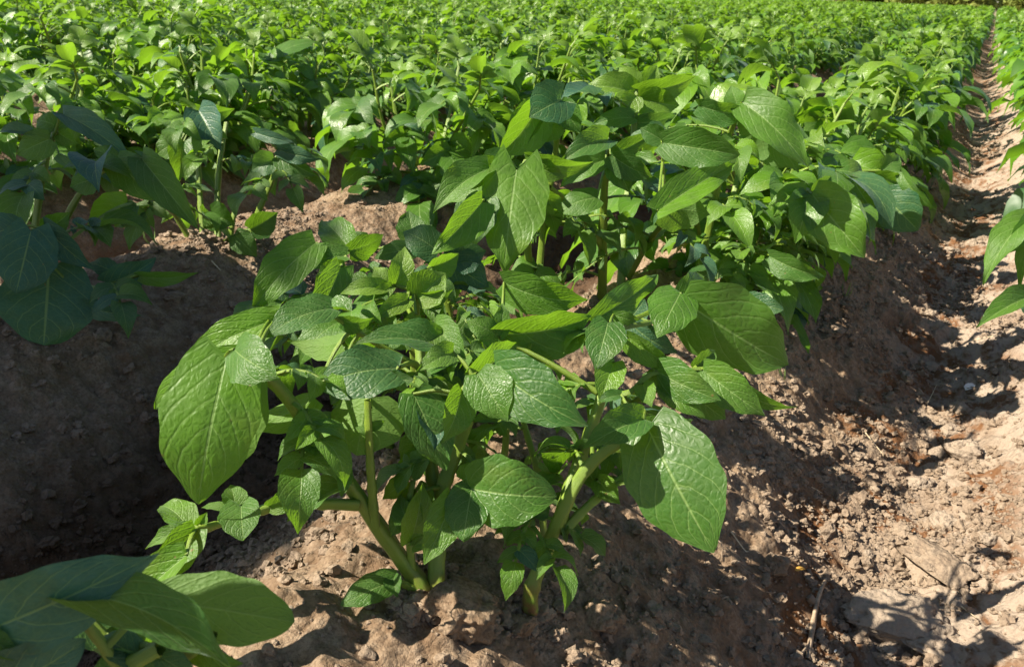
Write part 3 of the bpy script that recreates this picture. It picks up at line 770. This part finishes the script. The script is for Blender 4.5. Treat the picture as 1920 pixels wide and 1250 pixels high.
# ---- big bush behind
E_ = Hero('tallest potato plant at the centre, heart-shaped glossy leaf hanging at its front', (1130, 545), 1.30)
E_.stem([(1130, 548, 1.28), (1131, 450, 1.22), (1133, 370, 1.17), (1140, 290, 1.12)], .0075, .004)
E_.stem([(1135, 480, 1.24), (1110, 430, 1.2), (1072, 388, 1.15), (1030, 350, 1.08)], .0045, .003, soil=False)
E_.stem([(1000, 530, 1.22), (990, 470, 1.16), (985, 400, 1.05), (975, 330, .92)], .0065, .0035)
E_.stem([(1165, 545, 1.3), (1170, 420, 1.34), (1185, 300, 1.36), (1192, 190, 1.36), (1196, 160, 1.36)], .0065, .0035)
E_.stem([(1010, 535, 1.24), (1020, 420, 1.2), (1040, 300, 1.15), (1050, 200, 1.10)], .005, .003)
E_.stem([(1180, 520, 1.3), (1220, 450, 1.2), (1260, 400, 1.1)], .0042, .003, soil=False)
E_.leaf([(968, 318, 944, 502, .87, -.03, 124, 5, D(tint=.62, bend=.08, cord=.22, blunt=.6, young=.15, fold=-.1)),
         (990, 296, 1112, 312, .90, 0, 46, 30, D(tint=.7, young=.25)), (985, 300, 1060, 335, .90, 0, 46, 10, D(tint=.7, young=.3)), (945, 290, 905, 330, .92, 0, 46, 20, D(tint=.3))], [(975, 330, .92), (978, 318, .90), (968, 318, .87)],
        'hanging heart-shaped leaf with a glossy wrinkled face')
E_.leaf([(1052, 188, 992, 220, 1.06, -.02, 84, 10, D(tint=.1, cord=.25)), (1012, 190, 936, 296, 1.08, 0, 74, -35, D(tint=.6)),
         (1015, 200, 950, 300, 1.10, 0, 56, 20, D(tint=.4)), (1050, 195, 1090, 250, 1.1, 0, 50, 0, D(tint=.3)), (1020, 215, 1000, 270, 1.1, 0, 80, 20, D(tint=.5, flip=True))],
        [(1052, 215, 1.10), (1055, 195, 1.08), (1040, 188, 1.06)])
E_.leaf([(1140, 262, 1052, 300, 1.08, -.03, 50, 20, D(tint=.2, bend=.15)), (1150, 290, 1225, 250, 1.1, 0, 36, 20, D(tint=.3)), (1145, 290, 1222, 335, 1.08, 0, 50, 20, D(tint=.15)),
         (1135, 300, 1050, 345, 1.1, 0, 50, 20, D(tint=.5)), (1150, 300, 1180, 360, 1.1, 0, 50, 0, D(tint=.2)), (1120, 370, 1040, 400, 1.1, 0, 50, 30, D(tint=.4))], [(1133, 330, 1.15), (1140, 290, 1.12), (1140, 262, 1.1)])
YE = D(tint=.8, young=.6, fold=.4)
E_.leaf([(1192, 170, 1306, 142, 1.36, 0, 44, 30, D(tint=.7, young=.6, bend=.15)), (1192, 175, 1098, 158, 1.36, -.01, 50, 20, YE), (1194, 168, 1160, 125, 1.36, 0, 44, 0, YE),
         (1196, 172, 1235, 122, 1.38, 0, 40, 10, YE), (1198, 185, 1275, 200, 1.36, 0, 56, 10, YE), (1192, 180, 1165, 215, 1.35, 0, 44, 0, YE), (1190, 230, 1270, 215, 1.36, 0, 36, 30, D(tint=.1)),
         (1188, 220, 1110, 230, 1.34, 0, 36, 30, D(tint=.3))], [(1192, 200, 1.36), (1196, 180, 1.36), (1196, 165, 1.36)])
E_.leaf([(1242, 268, 1386, 290, 1.04, -.03, 72, 0, D(tint=.35, bend=.06, blunt=1.)), (1240, 262, 1200, 240, 1.06, 0, 40, 10, D(tint=.3)),
         (1232, 396, 1384, 300, 1.0, .04, 62, -20, D(tint=.8, fold=.5, bend=.04)), (1240, 395, 1330, 400, 1.02, 0, 80, 20, D(tint=.2, flip=True))], [(1260, 400, 1.1), (1245, 340, 1.08), (1242, 268, 1.04)])
E_.fill(22, .3, .95, 37, size=.055, length=.10, tint=.4)

H_ = Hero('potato plant on the right of the central bush, leaves reaching over the furrow', (1340, 515), 1.32)
H_.stem([(1312, 515, 1.30), (1325, 450, 1.28), (1340, 380, 1.25), (1360, 280, 1.2), (1380, 220, 1.15)], .0065, .0035)
H_.stem([(1405, 510, 1.34), (1420, 440, 1.32), (1450, 370, 1.28), (1500, 350, 1.2)], .006, .003)
H_.stem([(1365, 520, 1.33), (1370, 400, 1.36), (1400, 280, 1.38), (1450, 220, 1.38)], .0055, .003)
H_.stem([(1430, 510, 1.36), (1500, 400, 1.4), (1580, 330, 1.42), (1650, 320, 1.42)], .005, .003)
H_.stem([(1340, 500, 1.31), (1400, 475, 1.25), (1450, 472, 1.2)], .0028, .0018, soil=False)
H_.leaf([(1392, 192, 1516, 316, 1.12, -.02, 80, -20, D(tint=.5, bend=.14)), (1310, 198, 1412, 216, 1.14, -.02, 46, 25, D(tint=.3)), (1400, 215, 1500, 320, 1.14, 0, 90, 30, D(tint=.3, flip=True)),
         (1385, 205, 1370, 160, 1.18, 0, 40, 0)], [(1380, 220, 1.15), (1385, 200, 1.13), (1392, 192, 1.12)])
H_.leaf([(1522, 364, 1620, 482, 1.17, -.03, 96, 0, D(tint=.6, bend=.1, blunt=.8)), (1520, 368, 1494, 448, 1.18, -.02, 72, 0, D(tint=.6)), (1510, 360, 1440, 380, 1.18, 0, 32, 30, D(tint=.7)),
         (1522, 360, 1560, 330, 1.2, 0, 30, 20)], [(1500, 350, 1.2), (1512, 355, 1.19), (1522, 364, 1.17)])
H_.leaf([(1442, 480, 1542, 522, 1.19, -.03, 46, 15, D(tint=.4))], [(1340, 500, 1.31), (1400, 475, 1.25), (1442, 478, 1.2)])
H_.leaf([(1655, 365, 1722, 432, 1.40, -.02, 80, 0, D(tint=.1, blunt=1.)), (1690, 322, 1750, 396, 1.38, -.02, 26, 30, D(tint=.4)), (1640, 330, 1700, 345, 1.4, 0, 40, 10, D(tint=.5)),
         (1600, 340, 1640, 402, 1.38, -.02, 50, 0, D(tint=.7)), (1630, 400, 1690, 420, 1.42, 0, 36, 0, D(tint=.1)), (1650, 320, 1690, 290, 1.42, 0, 40, 10)], [(1620, 330, 1.42), (1650, 335, 1.41), (1680, 335, 1.40)])
H_.fill(22, .35, .95, 39, size=.055, length=.11, tint=.5)

# ---- left ridge, in shade
L_ = Hero('shaded bluish potato plant at the left edge with two big round leaves', (60, 490), 1.16, 'large potato plants of the foreground')
L_.stem([(62, 500, 1.16), (70, 400, 1.15), (85, 310, 1.13), (105, 240, 1.12)], .006, .003)
L_.stem([(45, 500, 1.17), (25, 420, 1.18), (-20, 340, 1.18)], .005, .003)
L_.stem([(90, 500, 1.17), (130, 400, 1.14), (180, 330, 1.1), (260, 295, 1.08)], .005, .003)
L_.stem([(80, 510, 1.15), (110, 470, 1.1), (90, 440, 1.03)], .004, .003)
L_.stem([(100, 520, 1.16), (180, 540, 1.08), (260, 515, 1.06)], .004, .002, soil=False)
SH = .03  # tint low enough to take the painted sky blue
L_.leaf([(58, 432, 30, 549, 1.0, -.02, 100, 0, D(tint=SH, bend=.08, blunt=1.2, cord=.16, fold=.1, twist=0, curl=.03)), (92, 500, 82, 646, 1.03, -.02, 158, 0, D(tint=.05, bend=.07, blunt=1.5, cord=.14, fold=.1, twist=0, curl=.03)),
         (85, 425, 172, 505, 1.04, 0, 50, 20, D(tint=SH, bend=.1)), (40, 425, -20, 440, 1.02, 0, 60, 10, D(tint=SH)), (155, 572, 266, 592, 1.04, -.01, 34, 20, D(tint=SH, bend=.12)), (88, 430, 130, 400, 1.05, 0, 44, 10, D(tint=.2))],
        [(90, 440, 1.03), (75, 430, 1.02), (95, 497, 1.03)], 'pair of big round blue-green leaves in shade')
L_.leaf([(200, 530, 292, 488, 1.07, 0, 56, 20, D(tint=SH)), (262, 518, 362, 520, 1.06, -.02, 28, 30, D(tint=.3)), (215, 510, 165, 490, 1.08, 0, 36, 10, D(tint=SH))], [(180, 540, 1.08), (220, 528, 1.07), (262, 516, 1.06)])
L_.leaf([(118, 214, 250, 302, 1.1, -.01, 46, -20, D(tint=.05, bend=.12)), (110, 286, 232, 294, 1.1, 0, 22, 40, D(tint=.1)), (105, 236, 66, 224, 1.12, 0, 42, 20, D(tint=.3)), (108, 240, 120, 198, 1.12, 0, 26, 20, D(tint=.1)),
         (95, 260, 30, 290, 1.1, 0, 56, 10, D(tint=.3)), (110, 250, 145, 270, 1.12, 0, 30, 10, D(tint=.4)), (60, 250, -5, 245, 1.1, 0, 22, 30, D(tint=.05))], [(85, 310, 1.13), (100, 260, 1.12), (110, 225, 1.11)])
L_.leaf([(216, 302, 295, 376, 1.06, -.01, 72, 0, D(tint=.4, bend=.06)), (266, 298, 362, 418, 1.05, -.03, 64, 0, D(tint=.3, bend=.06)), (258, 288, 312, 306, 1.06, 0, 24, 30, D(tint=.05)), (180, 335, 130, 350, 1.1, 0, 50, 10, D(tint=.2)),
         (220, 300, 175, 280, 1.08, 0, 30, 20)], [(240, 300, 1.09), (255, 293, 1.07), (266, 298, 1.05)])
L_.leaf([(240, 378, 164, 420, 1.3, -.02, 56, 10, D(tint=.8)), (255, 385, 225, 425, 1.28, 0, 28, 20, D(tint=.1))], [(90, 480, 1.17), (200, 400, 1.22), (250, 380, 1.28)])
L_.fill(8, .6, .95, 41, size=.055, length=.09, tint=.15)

K_ = Hero('many-stemmed potato plant on the left ridge beyond the trench, its foot on bare lit soil', (420, 482), 1.42)
K_.stem([(372, 484, 1.42), (345, 430, 1.40), (320, 395, 1.37), (280, 380, 1.32)], .0052, .003)
K_.stem([(385, 486, 1.42), (378, 400, 1.42), (372, 300, 1.42), (370, 230, 1.42)], .0055, .003)
K_.stem([(412, 486, 1.42), (408, 400, 1.43), (412, 310, 1.44), (425, 230, 1.45)], .0065, .0035)
K_.stem([(455, 482, 1.42), (480, 410, 1.4), (510, 340, 1.37), (525, 290, 1.35)], .006, .003)
K_.stem([(430, 486, 1.42), (440, 400, 1.4), (470, 330, 1.42), (475, 290, 1.42)], .0045, .003)
K_.leaf([(372, 208, 414, 282, 1.38, -.02, 62, 0, D(tint=.05)), (345, 265, 335, 338, 1.40, -.02, 48, 0, D(tint=.2)), (340, 262, 290, 290, 1.4, 0, 50, 20, D(tint=.5)), (375, 210, 440, 205, 1.42, 0, 36, 20, D(tint=.3))], [(370, 230, 1.42), (368, 225, 1.41), (372, 208, 1.38)])
K_.leaf([(478, 248, 552, 268, 1.32, -.01, 24, 10, D(tint=.05, bend=.12)), (520, 280, 600, 300, 1.33, -.02, 34, 20, D(tint=.05)), (525, 290, 590, 330, 1.34, 0, 46, 10, D(tint=.2)), (515, 300, 470, 320, 1.34, 0, 46, 10, D(tint=.1))], [(525, 290, 1.35), (522, 285, 1.34), (520, 280, 1.33)])
K_.leaf([(440, 440, 480, 480, 1.38, 0, 46, 0, D(tint=.2)), (470, 430, 520, 400, 1.38, 0, 50, 10, D(tint=.2)), (395, 400, 440, 420, 1.38, 0, 56, 0, D(tint=.2))], [(412, 460, 1.42), (430, 445, 1.4), (440, 440, 1.38)])
K_.fill(14, .75, .99, 43, size=.052, length=.10, tint=.4)

# ---- bottom left, close to the camera
P_ = Hero('potato plant cut off by the bottom left corner with blue-green leaves', (160, 1420), .42)
P_.stem([(160, 1420, .42), (190, 1330, .38), (230, 1260, .36), (300, 1215, .355)], .005, .0028)
P_.stem([(150, 1420, .42), (110, 1300, .37), (60, 1240, .345), (-20, 1180, .33)], .005, .0028)
P_.stem([(175, 1420, .42), (280, 1300, .385), (340, 1235, .37), (400, 1190, .36)], .0045, .0022)
P_.leaf([(-50, 1190, 298, 1036, .335, .0, 150, 10, D(tint=.0, bend=.10, wave=.03, twist=.2, fold=.1, curl=.0)), (-10, 1290, 150, 1215, .335, 0, 120, 20, D(tint=.0, blunt=1.)), (-30, 1180, 40, 1240, .33, 0, 40, 10, D(tint=.4))],
        [(60, 1240, .345), (0, 1210, .34), (-40, 1205, .335)], 'bluish leaf blade pointing right, nearest the lens')
P_.leaf([(118, 1118, 440, 1262, .34, -.01, 96, -25, D(tint=.2, bend=.22, blunt=.9, flip=False, curl=-.02)), (310, 1125, 552, 1165, .37, .0, 128, 0, D(tint=.45, flip=True, blunt=1.3, bend=-.02, fold=.05, twist=0, curl=0)),
         (360, 1215, 455, 1245, .37, 0, 40, 20, D(tint=.4))], [(230, 1260, .36), (170, 1180, .35), (118, 1120, .34)])
P_.leaf([(140, 1140, 250, 1200, .38, .02, 70, 20, D(tint=.05)), (210, 1180, 330, 1180, .385, .02, 66, 30, D(tint=.1)), (190, 1230, 330, 1240, .365, 0, 70, 30, D(tint=.1)), (260, 1235, 180, 1190, .36, 0, 60, 20, D(tint=.05)),
         (280, 1210, 330, 1120, .39, .02, 50, 30, D(tint=.15)), (300, 1230, 370, 1270, .36, 0, 50, 10, D(tint=.1))], [(300, 1215, .355), (260, 1210, .365), (200, 1190, .38)])

P_.stem([(150, 1420, .42), (-100, 1300, .33), (-260, 1150, .26)], .005, .0028)
for k_, (px_, py_, pz_, t_) in enumerate(((60, 1190, .335, .17), (180, 1110, .338, .18), (330, 1140, .345, .21), (250, 1060, .335, .2))):  # unseen leaves added sunward, out of frame, to shade this plant's blades
    q_ = at(px_, py_, pz_)-LDIR*t_; b = MB()
    leaflet(b, q_+np.array([-.04, -.02, .01])-P_.o, q_+np.array([.035, .01, -.01])-P_.o, -LDIR, .055, nu=14, nv=8, tint=.4)
    tube(b, [at(-260, 1150, .26)-P_.o, q_+np.array([-.04, -.02, .01])-P_.o], .0022, .0014, n=8, m=6)
    link(bpy.data.objects.new('leaf', b.mesh('leaf', [M_LEAF, M_STEM])), P_.root)
# ---- right edge
R_ = Hero('potato plant at the right edge, two pointed leaves hanging over the furrow wall', (1990, 560), 1.02)
R_.stem([(1990, 600, 1.02), (1985, 500, 1.0), (1960, 420, .98)], .005, .003)
R_.stem([(2000, 600, 1.02), (2040, 480, 1.0), (2060, 380, .98)], .005, .003)
R_.leaf([(1932, 408, 1842, 516, .96, -.02, 52, 25, D(tint=.5, bend=.12, fold=.3)), (1940, 405, 1880, 480, .96, -.01, 40, -20, D(tint=.6, bend=.1)), (1945, 420, 1912, 545, .96, 0, 30, 20, D(tint=.4))], [(1960, 420, .98), (1945, 408, .97), (1932, 408, .96)])
R_.leaf([(1930, 556, 1834, 608, .95, -.02, 44, 20, D(tint=.4, bend=.08)), (1935, 550, 1960, 600, .95, 0, 44, 20)], [(1985, 530, 1.0), (1955, 545, .97), (1930, 556, .95)])
R_.fill(8, .4, .9, 47, size=.055, length=.09, tint=.5, toward=(-60, 60))

# ------------------------------------------------------------------ small loose things
def stick(name, label, pts, r0, mat, r1=None, group=None, cat='twig', lift=.002):
    P = []
    for q in pts:
        p, t = ground_hit(*q[:2]); P.append(p+np.array([0, 0, lift+(q[2] if len(q) > 2 else 0)]))
    o_ = P[0]; b = MB(); tube(b, P, r0, r1 or r0*.5, n=14, m=7, mi=0, ridge=.15)
    o = link(bpy.data.objects.new(name, b.mesh(name, [mat], o_))); o.location = tuple(o_)
    return tag(o, label, cat, group)
stick('twig', 'forked dusty twig lying on the crumbly soil at the lower right', [(1515, 1230), (1525, 1160, .004), (1535, 1125, .006), (1548, 1095, .006)], .0028, M_TWIG)
stick('twig', 'short side twig beside the forked twig on the lower right soil', [(1480, 1232), (1505, 1225, .004), (1522, 1195, .004)], .0016, M_TWIG)
stick('straw', 'pale straight straw lying in the furrow on the right', [(1815, 655, .003), (1865, 643, .004)], .0012, M_STRAW, cat='straw')
stick('straw', 'thin curved root fibre lying across the lit soil left of the white scrap', [(1735, 770, .002), (1748, 745, .01), (1752, 738, .012)], .0006, M_STRAW, cat='straw')
stick('straw', 'dry stalk on the lit soil above the leaf shadow', [(1620, 822, .003), (1655, 860, .003)], .0010, M_STRAW, cat='straw')
stick('straw', 'pale stalk on the smooth soil at the bottom right', [(1800, 1135, .003), (1828, 1165, .003)], .0009, M_STRAW, cat='straw')
stick('straw', 'dry stalk stuck in the trench soil beyond the front plant', [(398, 497, .003), (415, 515, .004)], .0012, M_STRAW, cat='straw')
stick('straw', 'long pale straw on the soil at the lower centre right', [(1370, 1000, .003), (1395, 1035, .003), (1402, 1042, .003)], .0008, M_STRAW, cat='straw')
r = np.random.default_rng(123)
for i in range(45):
    px, py = r.uniform(1250, 1910), r.uniform(480, 1245); a = r.uniform(0, 3.14); l = r.uniform(10, 34)
    stick('straw', 'thin bit of root or straw scattered on the furrow soil', [(px, py, .0015), (px+l*.5*math.cos(a)+3, py+l*.5*math.sin(a), .003), (px+l*math.cos(a), min(1245, py+l*math.sin(a)), .0015)], r.uniform(.0003, .0007), M_TWIG if r.random() < .6 else M_STRAW, group='scattered bits of straw and root', cat='straw')
def petal(name, label, px, py, lpx, mat, ang, cat='petal'):
    p, t = ground_hit(px, py); L = lpx/FPX*t; b = MB()
    d = np.array([math.cos(ang), math.sin(ang), .15])
    leaflet(b, (0, 0, .004), d*L+np.array([0, 0, .004]), (0, -.4, 1), L*.45, bend=.15, fold=.4, nu=8, nv=6)
    o = link(bpy.data.objects.new(name, b.mesh(name, [mat]))); o.location = tuple(p+np.array([0, 0, .002])); tag(o, label, cat)
petal('fallen_petal', 'orange yellow petal on the soil beside the upright finger-like clod', 1488, 1085, 20, M_PETAL, .6)
petal('fallen_petal', 'small orange fragment on the smooth soil above the flat clods', 1722, 1134, 18, M_PETAL, .1)
petal('paper_scrap', 'small white crumpled scrap on the furrow bottom', 1808, 738, 30, M_WHITE, 1.0, 'scrap')
petal('paper_scrap', 'tiny white fleck on the soil at the lower right', 1562, 1232, 9, M_WHITE, 1.2, 'scrap')
# grass blade standing out of the crop
b = MB(); P0 = at(1607, 262, 1.75); P1 = at(1652, 178, 1.75)
leaflet(b, P0, P1, CAM-P0, .007, bend=.03, fold=.4, cord=0, nu=12, nv=4, tint=.6)
o = link(bpy.data.objects.new('wild_grass', b.mesh('wild_grass', [M_GRASS]))); tag(o, 'single pale grass blade rising from the potato leaves at the right', 'wild grass')
for i, (px, py, lab) in enumerate(((1585, 555, 'small grass weed on the shaded flank of the ridge'), (1470, 715, 'tiny grass weed below the tips of the right leaves'), (285, 468, 'little grass weed on the lit soil of the left ridge'))):
    p, t = ground_hit(px, py); b = MB(); r = np.random.default_rng(i)
    for k in range(4):
        a = r.uniform(0, 6.28); leaflet(b, p+r.normal(0, .002, 3), p+np.array([math.cos(a)*.012, math.sin(a)*.012, r.uniform(.02, .035)]), (math.cos(a), math.sin(a), .3), .0022, cord=0, bend=.1, nu=6, nv=2)
    o = link(bpy.data.objects.new('grass_weed', b.mesh('grass_weed', [M_GRASS], p))); o.location = tuple(p); tag(o, lab, 'weed')

# ------------------------------------------------------------------ trees
def tree(name, label, x, y, H, R, seed, zc=None, leaf=.05, n=2500, group=None, trunk_r=.05, zr=None, cat='tree'):
    r = np.random.default_rng(seed); root = empty(name, (x, y, -.15))
    b = MB(); zc = zc or H*.62; zr = zr or H*.38
    tube(b, [(0, 0, -.05), (.02*H, 0, H*.3), (0, .02*H, H*.6), (.01*H, 0, H*.9)], trunk_r, trunk_r*.25, n=12, m=8, mi=0)
    for k in range(9):
        a = k*2.4; z0 = H*(.28+.06*k)
        tube(b, [(0, 0, z0), (math.cos(a)*R*.45, math.sin(a)*R*.45, z0+H*.08), (math.cos(a)*R*.8, math.sin(a)*R*.8, z0+H*.14)], trunk_r*.4, trunk_r*.1, n=6, m=5, mi=0)
    link(bpy.data.objects.new('trunk', b.mesh('trunk', [M_BARK])), root)
    # crown: leaf faces gathered in clumps
    nc = 60; cl = r.normal(0, 1, (nc, 3)); cl /= np.linalg.norm(cl, axis=1)[:, None]; cl *= (r.random((nc, 1))**.45)*.86
    ci = r.integers(0, nc, n); P = cl[ci]+r.normal(0, .13, (n, 3))
    P = P*np.array([R, R, zr])+np.array([0, 0, zc])
    d1 = r.normal(0, 1, (n, 3)); d1 /= np.linalg.norm(d1, axis=1)[:, None]
    d2 = np.cross(d1, r.normal(0, 1, (n, 3))); d2 /= np.linalg.norm(d2, axis=1)[:, None]
    s_ = leaf*r.uniform(.7, 1.3, (n, 1))
    V = np.stack([P-d1*s_, P-d2*s_*.5, P+d1*s_, P+d2*s_*.5], 1).reshape(-1, 3)
    F = np.arange(4*n).reshape(-1, 4)
    link(bpy.data.objects.new('crown', mesh_from('crown', V, F, None, None, None, None, [M_TREE], smooth=False)), root)
    tag(root, label, cat, group)
# invented tree out of frame, added only to shade the near left corner
c_ = np.array([-1.0, .47, 0])-LDIR*2.2
tree('added_shade_tree', 'made-up dense tree outside the picture, added to shade the left ridge plant', c_[0], c_[1], c_[2]+.6, .46, 3, zc=c_[2]+.15, zr=.46, leaf=.05, n=9000, trunk_r=.035)
r = np.random.default_rng(50)
for i in range(16):
    px = 1180+i*58; yy = r.uniform(75, 95)
    d = ray(px, 8); x = d[0]/d[1]*yy
    if 5 < (px-1400)/20 < 7: continue
    tree('field_tree', 'broad green tree in the far tree line above the end of the furrow', x, yy, r.uniform(4.5, 8), r.uniform(2.6, 3.8), 60+i, leaf=.24, n=5000, group='trees of the far tree line', trunk_r=.18, zc=2.6, zr=3.1)
print('objects', len(bpy.data.objects))
